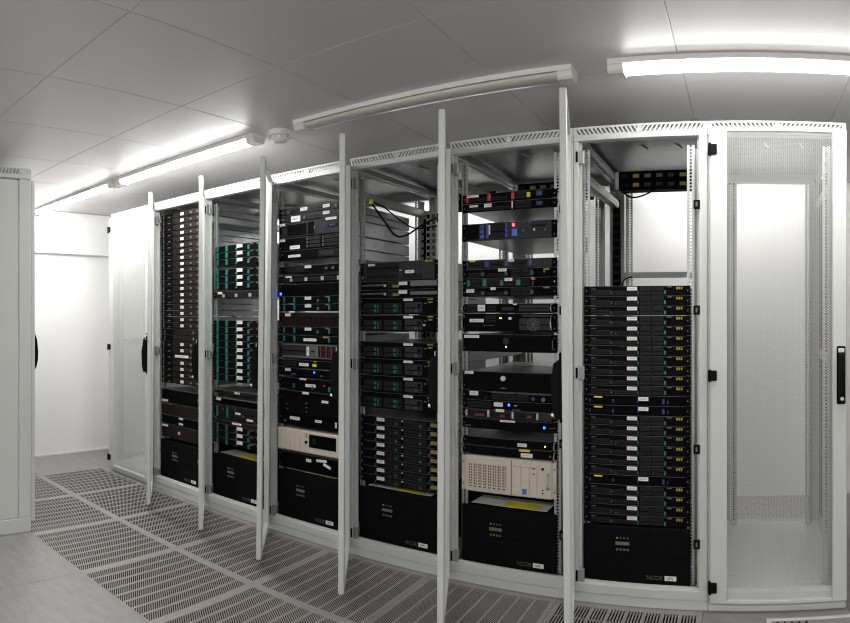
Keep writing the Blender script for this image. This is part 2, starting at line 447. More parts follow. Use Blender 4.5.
def rack_parts(w, top=RH):
    hw = w/2; C = M['cab']; out = {}
    out['header'] = header_mesh(w-.002, top, top-.062, 0, .045).mesh('header')
    g = MB(); g.box(-hw+.001, hw-.001, .004, .05, 0.0, .041, C, .002); g.box(-hw+.001, hw-.001, 0, .045, .043, .086, C, .003)
    g.box(-hw+.03, hw-.03, .012, .03, .084, .094, C, .002); out['sill'] = g.mesh('sill')
    for sg, nm in ((-1, 'jl'), (1, 'jr')):
        g = MB(); xa, xb = (-hw+.001, -hw+.024) if sg < 0 else (hw-.040, hw-.001)
        g.box(xa, xb, 0, .045, .086, top-.062, C, .003)
        xi = xb if sg < 0 else xa
        g.box(min(xi, xi-sg*.008), max(xi, xi-sg*.008), .030, .045, .086, top-.062, C, .001)
        out[nm] = g.mesh('jamb')
    g = MB()
    g.box(-hw+.001, hw-.001, .045, .999, top-.004, top, C); g.box(-hw+.003, hw-.003, .046, .954, top-.010, top-.0045, M['galv'])
    g.box(-hw+.001, hw-.001, .955, .999, top-.062, top-.010, C)
    for x in (-.05, .12):
        g.prism([(x, .30), (x+.008, .30), (x+.030, .38), (x+.022, .38)], 2, top-.016, top-.010, M['silver'])
    out['top'] = g.mesh('top_panel')
    g = MB()
    # rear uprights and depth struts
    for sg in (-1, 1):
        xa, xb = (-hw+.001, -hw+.045) if sg < 0 else (hw-.045, hw-.001)
        g.box(xa, xb, .955, .999, 0, top-.062, M['cab_in'], .003)
        for z in (1.93, 1.06, .11):
            xs = sorted((sg*(hw-.004), sg*(hw-.024)))
            g.box(xs[0], xs[1], .05, .955, z-.022, z+.022, M['rail'], .004)
            g.box(xs[0]-.002 if sg > 0 else xs[0], xs[1] if sg > 0 else xs[1]+.002, .05, .955, z-.006, z+.006, M['rail'])
        xs = sorted((sg*(hw-.004), sg*(hw-.030)))
        g.box(xs[0], xs[1], .05, .955, top-.062, top-.030, M['rail'], .004)
    g.box(-hw+.045, hw-.045, .955, .999, 0, .075, M['cab_in'], .003)
    out['frame'] = g.mesh('frame')
    g = MB()   # floor panel with rows of round-ish holes
    xs = [-.25+.037*k for k in range(6)] + [.055+.037*k for k in range(6)]
    ys = [.10+.052*k for k in range(16)]
    hs = .0065; zf = .072
    px = -hw+.02; rowsx = []
    for x in xs: rowsx += [(px, x-hs, False), (x-hs, x+hs, True)]; px = x+hs
    rowsx.append((px, hw-.02, False))
    for a, b, hole in rowsx:
        if not hole: g.box(a, b, .05, .955, zf-.012, zf, C)
        else:
            py = .05
            for y in ys: g.box(a, b, py, y-hs, zf-.012, zf, C); py = y+hs
            g.box(a, b, py, .955, zf-.012, zf, C)
    out['bottom'] = g.mesh('floor_panel')
    g = MB(); g.box(-hw+.045, hw-.045, .955, .965, 1.50, 1.535, C, .002); out['cross'] = g.mesh('cross_bar')
    return out
RP = {}
XB = {'A': (-4.385, .6), 'B': (-3.785, .6), 'C': (-3.185, .6), 'D': (-2.584, .6), 'E': (-1.984, .6), 'F': (-1.384, .624), 'G': (-.760, .6), 'H': (-.160, .6)}
YR = 2.663
def rack(k, label, angle, rear=False, full_cross=False, lean=0, sides=(), rshift=0):
    x0, w = XB[k]; xc = x0+w/2; hw = w/2
    if w not in RP: RP[w] = rack_parts(w)
    P = RP[w]
    t = empty('server_rack', (xc, YR, 0)); tag(t, label, 'server cabinet', 'row of server cabinets')
    ob('header', P['header'], t); ob('sill', P['sill'], t); ob('jamb', P['jl'], t); ob('jamb', P['jr'], t)
    ob('top_panel', P['top'], t); ob('frame', P['frame'], t); ob('floor_panel', P['bottom'], t)
    for y in (.062, .86):
        ob('mounting_rail', RAIL, t, (EX-.2475 + (.05 if y > .5 else 0), y, 0)); ob('mounting_rail', RAILM, t, (EX+.2475+.010, y, 0))
    if full_cross: ob('cross_bar', P['cross'], t)
    # front door, hinged left
    d = empty('door', (-hw+.010, -.002, 0), -R(angle), t); d.rotation_euler = (lean, 0, -R(angle))
    ob('door_frame', DOOR[0], d); ob('perforated_panel', FINE if k == 'A' else DOOR[1], d); o = ob('handle', DOOR[2], d); o['label'] = 'black swing handle'
    for z in (1.985, 1.02, .115):
        if angle == 0:
            o = ob('hinge', HINGE, d, (0, 0, z)); o['label'] = 'black hinge block'
        else:
            o = ob('hinge_bracket', PIN, t, (-hw+.010, 0, z+.0)); o['label'] = 'black hinge slot with zinc bracket'
    for z in (1.755, 1.30, .70, .29):
        if angle: o = ob('latch_catch', CATCH, t, (hw-.048, 0, z)); o['label'] = 'black latch catch'
    for sg in sides:
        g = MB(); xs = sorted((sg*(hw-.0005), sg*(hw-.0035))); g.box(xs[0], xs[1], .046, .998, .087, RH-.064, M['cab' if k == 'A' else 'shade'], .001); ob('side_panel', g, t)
    if rear:
        d = empty('rear_door', (hw-.010+rshift, 1.001, 0), math.pi, t)
        if rshift: g = MB(); g.box(-hw+.045, -hw+.10, .955, .999, .076, RH-.064, M['shade'], .003); ob('rear_post', g, t)
        ob('door_frame', DOOR[0], d); ob('perforated_panel', DOOR[1], d)
    return t
racks = {
 'A': rack('A', 'closed mesh-door cabinet at the far left end of the row', 0, rear=True, sides=(-1,)),
 'B': rack('B', 'leftmost open cabinet, packed to the top with slim dark servers', 37.0, lean=-.006),
 'C': rack('C', 'second open cabinet from the left, servers with teal latches', 41.0),
 'D': rack('D', 'third open cabinet from the left, short beige unit near its bottom', 50.1, lean=-.0105),
 'E': rack('E', 'fourth open cabinet from the left, top fifth empty', 56.15, lean=-.003),
 'F': rack('F', 'fifth open cabinet from the left, large beige server low down', 65.2, lean=-.003),
 'G': rack('G', 'rightmost open cabinet, empty upper third above black server stack', 75.4, lean=.009, full_cross=True),
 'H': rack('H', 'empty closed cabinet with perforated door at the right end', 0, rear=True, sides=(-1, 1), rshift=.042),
}

# ------------------------------------------------------------------ rack mounted equipment
EW = .4826
mesh_cache = {}
def cached(key, fn):
    if key not in mesh_cache: mesh_cache[key] = fn()
    return mesh_cache[key]
def fbox(nu, x0, x1, z0, z1, y0, y1, mat, b=.0008):
    """box in fractions of the front face"""
    g = MB(); h = nu*U; g.box(-EW/2+x0*EW, -EW/2+x1*EW, y0, y1, z0*h, z1*h, M[mat], b); return g
def chassis(nu, depth, mat):
    def mk():
        g = MB(); h = nu*U
        g.box(-.2175, .2175, .004, depth, .0012, h-.0012, M[mat], .0015)
        for k in range(5):      # embossed side ribs and lid seam
            y = .10+k*depth*.16
            for sx in (-1, 1):
                xs = sorted((sx*.2175, sx*.2185)); g.box(xs[0], xs[1], y, y+.05, h*.3, h*.7, M[mat])
        g.box(-.2175, .2175, depth*.55, depth*.55+.002, h-.0012, h-.0006, M['edge'])
        return g.mesh('chassis')
    return cached(('ch', round(nu, 3), depth, mat), mk)
def ear(nu, side, mat='bezel', screw='silver'):
    def mk():
        g = MB(); h = nu*U; x0, x1 = (-EW/2, -.218) if side < 0 else (.218, EW/2)
        g.box(x0, x1, -.004, .003, .001, h-.001, M[mat], .0008)
        zs = (h*.5,) if nu < 1.5 else (h*.2, h*.8)
        for z in zs: g.cyl(((x0+x1)/2, -.004, z), 'y', .0035, -.003, M[screw], 10)
        return g.mesh('mounting_ear')
    return cached(('ear', round(nu, 3), side, mat, screw), mk)
def panel(nu, mat, bays=(), vents=(), topline=True, line='edge'):
    """front panel with recessed-looking bay covers, vent slits and a metal top lip"""
    def mk():
        g = MB(); h = nu*U
        g.box(-.218, .218, -.010, .004, .0010, h-.0014, M[mat], .0015)
        if topline: g.box(-.218, .218, -.011, .004, h-.0026, h-.0012, M[line])
        for x0, x1, z0, z1, n, bm in bays:
            for k in range(n):
                xa = x0+(x1-x0)*k/n; xb = x0+(x1-x0)*(k+1)/n
                g.box(-EW/2+xa*EW+.0012, -EW/2+xb*EW-.0012, -.0125, -.009, z0*h+.001, z1*h-.001, M[bm], .0008)
                g.box(-EW/2+xa*EW+.006, -EW/2+xb*EW-.006, -.0133, -.012, (z0*.6+z1*.4)*h, (z0*.5+z1*.5)*h, M['vent'])
        for x0, x1, z0, z1, n, vert in vents:
            for k in range(n):
                if vert:
                    xa = x0+(x1-x0)*(k+.25)/n; xb = x0+(x1-x0)*(k+.75)/n
                    g.box(-EW/2+xa*EW, -EW/2+xb*EW, -.0108, -.009, z0*h, z1*h, M['vent'])
                else:
                    za = z0+(z1-z0)*(k+.25)/n; zb = z0+(z1-z0)*(k+.75)/n
                    g.box(-EW/2+x0*EW, -EW/2+x1*EW, -.0108, -.009, za*h, zb*h, M['vent'])
        return g.mesh('front_panel')
    return cached(('p', round(nu, 3), mat, tuple(bays), tuple(vents), topline, line), mk)
def lab(nu, x0, x1, z0, z1):
    def mk():
        g = fbox(nu, x0, x1, z0, z1, -.0150, -.0125, 'white', .0004); h = nu*U
        w = x1-x0
        for t in (.38, .58):
            g.box(-EW/2+(x0+w*.14)*EW, -EW/2+(x0+w*.82)*EW, -.0152, -.0149, (z0+(z1-z0)*t)*h, (z0+(z1-z0)*(t+.09))*h, M['ink'])
        return g.mesh('name_label')
    return cached(('lab', round(nu, 3), x0, x1, z0, z1), mk)
PN = {'teal': 'drive_latch', 'teal_d': 'drive_latch', 'navy': 'drive_latch', 'blue': 'drive_latch', 'maroon': 'drive_latch', 'yellow': 'service_marking',
      'yellow_d': 'service_marking', 'yellow_b': 'yellow_tag', 'red': 'red_stripe', 'orange': 'orange_tag', 'silver': 'handle', 'white': 'name_label', 'led_blue': 'indicator_light',
      'led_red': 'indicator_light', 'led_green': 'indicator_light', 'bluesq': 'blue_sticker', 'mid': 'module_cover', 'edge': 'release_lever', 'grey': 'module_cover', 'lcd': 'display', 'vent': 'grille'}
def unit(k, name, u0, nu, label, spec, cat='server', group=None, pm='bezel', bays=(), vents=(), chm='galv', depth=.62, topline=True, ears='bezel', dx=0., screw='mid'):
    x0, w = XB[k]
    t = empty(name, (x0+w/2+EX+dx, YR+.058, U0+u0*U)); tag(t, label, cat, group)
    ob('chassis', chassis(nu, depth, chm), t)
    ob('front_panel', panel(nu, pm, bays, vents, topline), t)
    for s_ in (-1, 1): ob('mounting_ear', ear(nu, s_, ears, screw), t)
    for it in spec:
        mat, a, b, c, d = it[:5]; pn = it[5] if len(it) > 5 else PN.get(mat, 'detail')
        if mat == 'white': me = lab(nu, a, b, c, d)
        elif mat == 'curved':
            def mk(a=a, c=c, d=d):
                g = MB(); x = -EW/2+a*EW; h = nu*U
                g.tube([(x, -.008, c*h), (x, -.026, c*h+.004), (x, -.034, (c+d)/2*h), (x, -.026, d*h-.004), (x, -.008, d*h)], .003, M['silver'], 8); return g.mesh('handle')
            me = cached(('cv', nu, a, c, d), mk)
        elif mat == 'knob':
            def mk(a=a, b=b, c=c):
                g = MB(); g.cyl((-EW/2+a*EW, -.010, c*nu*U), 'y', b, -.008, M[d], 20); return g.mesh('knob')
            me = cached(('kn', nu, a, b, c, d), mk)
        else:
            pr = .0165 if mat in ('teal', 'teal_d', 'blue', 'navy', 'silver', 'edge', 'maroon') else .0145
            me = cached(('f', round(nu, 3), mat, a, b, c, d), lambda: fbox(nu, a, b, c, d, -pr, -.009, mat, .0007).mesh(pn))
        o = ob(pn, me, t)
        if mat in ('teal', 'teal_d'): o['label'] = 'teal green latch'
        elif mat.startswith('led'): o['label'] = {'led_blue': 'glowing blue light', 'led_red': 'glowing red light', 'led_green': 'small green light'}[mat]
        elif mat == 'white': o['label'] = 'white paper label'
    return t

def nth(i): return ordn[i]
# --- rack G: 1U servers with teal latches and yellow printing
def g_spec(i):
    s = [('white', .415, .51, .52, .88), ('teal_d', .262, .274, .12, .46), ('teal_d', .512, .524, .12, .46), ('teal', .762, .778, .12, .50),
         ('edge', .79, .83, .80, .90), ('edge', .075, .115, .66, .74, 'maker_badge'), ('yellow', .872, .886, .60, .86), ('yellow', .893, .907, .60, .86), ('yellow', .914, .928, .60, .86),
         ]
    if i % 3 == 1: s.append(('edge', .305, .315, .10, .22, 'power_button'))
    return s
gb = ((.07, .26, .06, .6, 1, 'tray'), (.28, .51, .06, .5, 2, 'tray'), (.53, .76, .06, .9, 2, 'tray'))
gv = ((.86, .94, .08, .50, 5, True),)
us = []
for u in range(6, 10): us.append((u, 's'))
us.append((10, 'x'))
for u in range(11, 17): us.append((u, 's'))
us += [(17, 'x'), (18, 'x')]
for u in range(19, 30): us.append((u, 's'))
us = us[::-1]
cs = 0; cx = 0
for i, (u, kind) in enumerate(us):
    if kind == 's':
        unit('G', 'rack_server', u, 1, 'slim black server with white label, %s unit down in the rightmost open cabinet' % nth(i), g_spec(cs), group='slim servers in the rightmost open cabinet', bays=gb, vents=gv, ears='bezel'); cs += 1
    else:
        wh = ['upper of the two', 'lower of the two', 'single'][cx]
        unit('G', 'rack_server', u, 1, ['slim black server with yellow print, upper of a pair in rightmost open cabinet', 'slim black server with yellow print, lower of a pair in rightmost open cabinet', 'slim black server with yellow print, low down alone in rightmost open cabinet'][cx],
             [('yellow_b', .10, .18, .70, .84, 'maker_print'), ('white', .52, .615, .48, .86), ('navy', .055, .070, .25, .55), ('navy', .275, .29, .25, .6), ('navy', .51, .525, .3, .6), ('navy', .745, .765, .2, .7), ('navy', .79, .80, .2, .55)],
             group='slim servers with yellow print in the rightmost open cabinet', pm='matte', bays=((.08, .5, .08, .55, 2, 'bezel'),), ears='bezel'); cx += 1

# --- UPS
def text_mesh(txt, size, mat):
    c = bpy.data.curves.new('t', 'FONT'); c.body = txt; c.size = size; c.extrude = .0004; c.align_x = 'LEFT'
    o = bpy.data.objects.new('t', c); COL.objects.link(o)
    bpy.context.view_layer.update()
    me = bpy.data.meshes.new_from_object(o.evaluated_get(bpy.context.evaluated_depsgraph_get()))
    bpy.data.objects.remove(o); bpy.data.curves.remove(c)
    me.materials.clear(); me.materials.append(mat)
    me.transform(Matrix.Rotation(R(90), 4, 'X')); return me
TXT = text_mesh('NCOE', .026, M['edge']); TXT2 = text_mesh('UPS', .017, M['matte'])
def ups_meshes(nu=6.4):
    d = {}; h = nu*U
    g = MB(); g.box(-.2175, .2175, .006, .66, 0, h, M['matte'], .003); d['housing'] = g.mesh('housing')
    g = MB(); g.box(-EW/2, EW/2, -.010, .004, .002, h-.002, M['black'], .005)
    g.box(-EW/2+.02, EW/2-.02, -.012, -.009, h*.50, h*.505, M['bezel']); 
    for kk in range(9): g.box(-.20, -.02, -.0108, -.009, .03+kk*.010, .034+kk*.010, M['vent'])
    d['front_panel'] = g.mesh('front_panel')
    g = MB(); g.box(-.094, -.030, -.0125, -.009, .175, .190, M['lcd'], .001); d['display'] = g.mesh('display')
    g = MB(); g.box(.128, .180, -.0128, -.009, .030, .050, M['white'], .002); d['plate'] = g.mesh('badge_plate')
    for k in range(4):
        g = MB(); g.box(-.091+k*.016, -.080+k*.016, -.0135, -.009, .150, .160, M['mid'], .002); d['b%d' % k] = g.mesh('button')
        g = MB(); g.cyl((-.086+k*.016, -.009, .207), 'y', .0038, -.004, M['mid'] if k else M['silver'], 10); d['i%d' % k] = g.mesh('indicator_light')
    return d
UMS = {True: ups_meshes(5.9), False: ups_meshes(6.45)}
rackname = {'B': 'leftmost open cabinet', 'C': 'second open cabinet from the left', 'D': 'third open cabinet from the left', 'E': 'fourth open cabinet from the left', 'F': 'fifth open cabinet from the left', 'G': 'rightmost open cabinet'}
for k in 'BCDEFG':
    x0, w = XB[k]; UM = UMS[k == 'G']
    t = empty('battery_backup_unit', (x0+w/2+EX, YR+.055, U0)); tag(t, 'tall black battery backup unit at the bottom of the %s' % rackname[k], 'power supply', 'battery backup units at the cabinet bottoms')
    ob('housing', UM['housing'], t); ob('front_panel', UM['front_panel'], t)
    o = ob('display', UM['display'], t); o['label'] = 'olive display strip'
    for q in range(4): ob('button', UM['b%d' % q], t)
    for q in range(4): ob('indicator_light', UM['i%d' % q], t)
    o = ob('badge_plate', UM['plate'], t); o['label'] = 'white badge plate with small dark lettering'
    ob('lettering', TXT2, o, (.137, -.0129, .034))
    o = ob('lettering', TXT, t, (.046, -.0104, .031)); o['label'] = 'dim grey maker lettering'

# --- rack F
def F(name, u0, nu, label, spec, **kw): unit('F', name, u0, nu, label+', fifth open cabinet', spec, **kw)
F('rack_server', 39.25, .95, 'black server with three slanted red marks at the top',
  [('white', .06, .19, .62, .9), ('red', .045, .075, .1, .75), ('red', .285, .32, .1, .85), ('red', .54, .57, .1, .85), ('yellow_b', .70, .735, .2, .75), ('navy', .80, .86, .3, .8)], bays=((.08, .5, .1, .55, 3, 'tray'), (.58, .7, .1, .9, 1, 'tray')))
F('rack_server', 38.25, .95, 'black server with two white labels, directly below the red-marked server',
  [('white', .09, .18, .55, .8), ('white', .25, .33, .45, .85), ('silver', .545, .555, .1, .95, 'latch'), ('navy', .80, .86, .3, .7)], bays=((.08, .53, .1, .5, 3, 'tray'), (.57, .75, .1, .9, 1, 'tray')))
F('storage_server', 35.1, 1.9, 'dark grey server with blue drive latches and a red light',
  [('navy', .21, .25, .68, .92), ('blue', .21, .25, .40, .62), ('blue', .21, .25, .12, .34), ('navy', .27, .30, .12, .92), ('white', .29, .315, .32, .85), ('navy', .475, .50, .68, .92), ('blue', .475, .50, .4, .62), ('blue', .475, .5, .12, .34),
   ('bluesq', .545, .60, .18, .58), ('led_red', .55, .572, .72, .88), ('blue', .72, .745, .86, .95), ('mid', .65, .672, .40, .50, 'button'), ('silver', .77, .785, .42, .52, 'button'), ('mid', .88, .90, .4, .5, 'button')],
  pm='grey', bays=((.20, .50, .08, .94, 1, 'tray'), (.05, .19, .08, .94, 1, 'bezel'), (.74, .90, .64, .78, 1, 'tray')), depth=.70)
F('rack_server', 32.05, 1, 'slim grey server with navy latches, first of a stack of four',
  [('navy', .055, .075, .2, .7), ('navy', .26, .30, .2, .8), ('navy', .47, .51, .2, .8), ('navy', .72, .76, .2, .8), ('yellow_b', .09, .15, .78, .95), ('white', .50, .57, .66, .98)], pm='grey', bays=((.08, .25, .1, .8, 1, 'tray'), (.31, .46, .1, .8, 1, 'tray'), (.54, .7, .1, .8, 1, 'tray')), group='stack of four slim servers')
F('rack_server', 31.05, 1, 'slim black server with yellow print at right, second of four stacked',
  [('white', .40, .49, .66, .98), ('teal_d', .22, .25, .25, .6), ('teal_d', .47, .50, .25, .6), ('teal_d', .74, .77, .25, .7), ('yellow', .87, .93, .70, .86), ('yellow', .87, .885, .45, .7)], bays=gb, group='stack of four slim servers')
F('rack_server', 30.05, 1, 'slim black server with four bright teal latches, third of four stacked',
  [('teal', .06, .095, .15, .8), ('teal', .235, .275, .1, .9), ('teal', .42, .455, .15, .7), ('teal', .59, .635, .15, .75), ('white', .47, .55, .62, .95), ('orange', .745, .785, .70, 1.0), ('navy', .755, .77, .1, .6)], bays=((.1, .73, .08, .9, 4, 'tray'),), group='stack of four slim servers', screw='silver')
F('rack_server', 29.05, 1, 'slim black server with label at far left, last of four stacked',
  [('white', .055, .14, .45, .82), ('white', .32, .375, .7, 1.0), ('teal_d', .22, .25, .2, .55), ('teal_d', .47, .5, .2, .55), ('teal_d', .74, .77, .2, .6), ('yellow', .87, .93, .80, .94)], bays=gb, group='stack of four slim servers')
F('rack_computer', 27.3, 1.0, 'black desktop-style unit with square white label at left',
  [('white', .18, .26, .18, .88), ('curved', .02, 0, .1, .9), ('curved', .955, 0, .1, .9), ('grey', .44, .56, .25, .6), ('silver', .56, .60, .82, 1.0, 'clip')], cat='computer', pm='bezel', bays=((.05, .17, .1, .9, 1, 'tray'), (.28, .38, .2, .8, 1, 'tray'), (.62, .93, .12, .88, 1, 'grey')))
def fan_grille():
    g = MB(); c = (.128, -.0105, .036)
    for r_ in (.030, .022, .013):
        pts = [(c[0]+r_*math.cos(a*math.pi/12), c[1]-.002, c[2]+r_*math.sin(a*math.pi/12)) for a in range(25)]
        g.tube(pts, .0013, M['mid'], 6)
    g.cyl(c, 'y', .007, -.004, M['mid'], 16)
    for a in range(6):
        g.tube([(c[0], c[1]-.002, c[2]), (c[0]+.031*math.cos(a*math.pi/3), c[1]-.002, c[2]+.031*math.sin(a*math.pi/3))], .0012, M['mid'], 6)
    return g
F('rack_computer', 25.25, 2.0, 'black desktop-style unit with round fan grille at right',
  [('white', .09, .245, .52, .70), ('curved', .02, 0, .1, .9), ('curved', .955, 0, .1, .9), ('led_green', .415, .435, .70, .78), ('silver', .51, .545, .66, .8, 'button'), ('edge', .23, .36, .34, .37, 'disk_slot'), ('grey', .66, .93, .80, .93)], cat='computer',
  bays=((.26, .38, .5, .9, 1, 'tray'), (.62, .94, .10, .74, 1, 'grey')), vents=((.41, .60, .10, .55, 3, False),))
ob('fan_grille', fan_grille(), [o for o in COL.objects if o.name.startswith('rack_computer')][-1])
F('rack_server', 23.1, 1.9, 'plain black server with wide label and tiny green light',
  [('white', .03, .195, .78, .94), ('led_green', .478, .492, .26, .34), ('knob', .485, .016, .62, 'grey'), ('edge', .958, .966, .2, .7), ('edge', .008, .016, .1, .8)], pm='bezel', bays=((.20, .62, .08, .92, 1, 'bezel'),), depth=.55)
F('rack_server', 18.95, 2.05, 'tall plain black server with round silver badge in the middle',
  [('white', .035, .13, .84, .99), ('knob', .455, .0125, .66, 'silver'), ('edge', .43, .49, .12, .18, 'power_button'), ('edge', .955, .962, .25, .7)], depth=.64)
F('rack_server', 17.9, 1, 'slim dark server with silver top strips and two round dials',
  [('white', .09, .185, .45, .9), ('edge', .33, .58, .82, .92, 'top_strip'), ('edge', .60, .95, .82, .92, 'top_strip'), ('knob', .265, .008, .3, 'tray'), ('knob', .77, .009, .4, 'navy'), ('knob', .87, .010, .35, 'mid')], bays=((.33, .72, .1, .75, 3, 'tray'),))
F('rack_server', 16.95, .95, 'slim black server with bright blue light in the middle',
  [('white', .355, .45, .35, .8), ('led_blue', .505, .522, .45, .72), ('silver', .57, .60, .5, .6, 'button'), ('edge', .55, .63, .05, .15)], bays=((.06, .33, .1, .8, 2, 'tray'),))
F('storage_server', 15.95, .95, 'slim server with four silver drive handles',
  [('silver', .045, .065, .15, .85, 'drive_handle'), ('silver', .285, .305, .15, .9, 'drive_handle'), ('silver', .545, .565, .15, .9, 'drive_handle'), ('silver', .80, .82, .15, .9, 'drive_handle'), ('white', .375, .465, .8, 1.12), ('maroon', .15, .25, .2, .5), ('maroon', .42, .47, .2, .5), ('maroon', .70, .75, .3, .6), ('yellow', .93, .98, .75, .9)],
  bays=((.07, .28, .1, .9, 1, 'tray'), (.31, .54, .1, .9, 1, 'tray'), (.57, .79, .1, .9, 1, 'tray')), pm='grey')
F('rack_server', 14.75, 1.15, 'slim black server with bright blue light at the right',
  [('white', .42, .58, .80, .98), ('led_blue', .868, .888, .40, .60), ('edge', .93, .97, .45, .52), ('edge', .04, .10, .2, .3)], depth=.5)
F('network_switch', 13.0, .9, 'thin black switch with curved silver end handles and green light',
  [('white', .605, .70, .2, .6), ('led_green', .88, .892, .3, .5), ('curved', .02, 0, .0, .95), ('curved', .985, 0, .0, .95)], cat='network switch', vents=((.62, .95, .6, .9, 12, True),), depth=.45)
F('network_switch', 12.0, .95, 'thin black switch with yellow and white tags above the beige server',
  [('yellow_b', .62, .73, .72, .96), ('white', .64, .76, .1, .55), ('orange', .93, .945, .3, .5), ('curved', .02, 0, .0, .9), ('curved', .985, 0, .0, .9)], cat='network switch', depth=.45)

# large beige server with eight vertical grille columns
def beige_server():
    k = 'F'; x0, w = XB[k]; nu = 3.95; h = nu*U
    t = empty('tower_server', (x0+w/2+EX, YR+.052, U0+7.9*U)); tag(t, 'large beige server with vertical slotted drive columns, fifth open cabinet', 'server')
    g = MB(); g.box(-.2175, .2175, .004, .62, .001, h-.001, M['beige'], .003); ob('chassis', g, t)
    g = MB(); g.box(-.222, .222, -.014, .006, .002, h-.002, M['beige'], .005)
    g.box(-.205, .006, -.0155, -.013, h*.10, h*.86, M['beige'], .002)
    g.box(.020, .024, -.0148, -.013, .006, h-.006, M['beige_d']); ob('front_panel', g, t)
    for c in range(8):
        g = MB(); xa = -.198+c*.025
        g.box(xa, xa+.021, -.0185, -.015, h*.14, h*.82, M['beige'], .0015)
        for r_ in range(8): g.box(xa+.002, xa+.0085, -.0190, -.0183, h*.22+r_*h*.073, h*.22+r_*h*.073+h*.050, M['beige_d'])
        for r_ in range(8): g.box(xa+.0125, xa+.0175, -.0190, -.0183, h*.22+r_*h*.073, h*.22+r_*h*.073+h*.050, M['beige_d'])
        o = ob('drive_column', g, t)
        g = MB(); g.box(xa+.004, xa+.015, -.0215, -.0183, h*.15, h*.185, M['maroon'], .001); o2 = ob('drive_latch', g, o); o2['label'] = 'dark red latch tip'
    for xa, xb in ((.030, .070), (.072, .112), (.114, .150)):
        g = MB(); g.box(xa, xb, -.0175, -.013, h*.08, h*.88, M['beige'], .0015)
        g.box(xa+.004, xb-.004, -.0180, -.0173, h*.80, h*.81, M['beige_d']); ob('bay_cover', g, t)
    g = MB(); g.box(.078, .100, -.0190, -.0165, h*.10, h*.24, M['bluesq'], .001); o = ob('blue_sticker', g, t); o['label'] = 'small square blue sticker'
    for z in (.78, .64):
        g = MB(); g.box(.130, .138, -.0195, -.017, h*z, h*z+.006, M['matte'], .001); ob('button', g, t)
    g = MB(); g.cyl((.178, -.013, h*.80), 'y', .006, -.004, M['matte'], 14); ob('lock', g, t)
    for z in (.16, .24):
        g = MB(); g.cyl((.178, -.013, h*z), 'y', .0035, -.004, M['matte'], 12); ob('socket', g, t)
    for sg in (-1, 1):
        g = MB(); xs = sorted((sg*.220, sg*.2415)); g.box(xs[0], xs[1], -.006, .003, .004, h-.004, M['beige'], .001)
        for z in (.2, .8): g.cyl((sg*.232, -.006, h*z), 'y', .004, -.003, M['beige_d'], 10)
        ob('mounting_ear', g, t)
    g = MB(); x = .206; g.tube([(x, -.010, h*.28), (x, -.034, h*.31), (x, -.040, h*.5), (x, -.034, h*.66), (x, -.010, h*.69)], .004, M['silver'], 8); ob('handle', g, t)
beige_server()

# --- rack E
def E(name, u0, nu, label, spec, **kw): unit('E', name, u0, nu, label+', fourth open cabinet', spec, **kw)
E('rack_server', 31.15, 2.2, 'dark grey topmost unit with two small labels',
  [('white', .12, .21, .80, .92), ('white', .60, .71, .34, .50), ('yellow', .84, .93, .90, .97), ('edge', .03, .06, .10, .26, 'badge'), ('grey', .60, .78, .62, .82), ('silver', .53, .55, .48, .54, 'button')],
  pm='grey', bays=((.10, .52, .42, .92, 1, 'tray'), (.10, .52, .06, .38, 1, 'tray'), (.56, .80, .06, .30, 1, 'tray')), depth=.7)
for q, (u, lb) in enumerate(((30.1, 'upper'), (29.1, 'lower'))):
    E('rack_server', u, .98, 'slim server with silver strips, %s of a pair' % lb, [('white', .52, .625, .45, .85), ('mid', .66, .985, .30, .95 if q == 0 else .7, 'silver_cover'), ('edge', .04, .34, .42, .62, 'grab_strip'), ('silver', .33, .355, .3, .6, 'latch'), ('yellow_d', .44, .52, .2, .5)], group='pair of silver-striped servers', bays=((.37, .51, .1, .9, 1, 'tray'),), screw='navy')
for q, u in enumerate((27.15, 25.15, 22.0, 20.0, 18.0, 16.0)):
    lb = ['first', 'second', 'third', 'fourth', 'fifth', 'sixth'][q]
    E('storage_server', u, 1.93, 'twin-height server with teal latches, %s of six downward' % lb,
      [('white', .58, .695, .80, .94), ('teal', .20, .225, .42, .60), ('teal', .20, .225, .14, .32), ('teal_d', .245, .26, .14, .60), ('teal', .455, .48, .42, .60), ('teal', .455, .48, .14, .32), ('teal_d', .495, .505, .14, .60), ('teal_d', .72, .75, .14, .30),
       ('yellow_d', .87, .94, .84, .93), ('yellow_d', .88, .93, .66, .76), ('vent', .75, .79, .45, .62, 'port'), ('mid', .83, .86, .62, .68, 'button')] + ([('silver', .82, .845, .34, .46, 'button')] if q == 1 else []),
      group='twin-height servers with teal latches', bays=((.05, .30, .08, .70, 1, 'tray'), (.32, .56, .08, .70, 1, 'tray'), (.59, .81, .08, .74, 1, 'grey')), vents=((.05, .56, .78, .90, 2, False),), pm='bezel')
for q in range(8):
    E('rack_server', 14.05-q, 1, 'slim black server with small white label, %s of eight downward' % nth(q),
      [('white', .235, .335, .45, .85), ('teal_d', .215, .225, .1, .4), ('teal_d', .47, .50, .15, .45), ('teal_d', .77, .80, .15, .45), ('silver', .555, .572, .62, .80, 'latch'), ('yellow_d', .905, .985, .38, .80), ('navy', .88, .91, .1, .3), ('edge', .03, .045, .3, .6)],
      group='eight slim servers under the twin-height ones', bays=((.34, .54, .08, .8, 2, 'tray'), (.58, .86, .08, .8, 2, 'tray')), vents=((.91, .98, .05, .32, 4, True),))

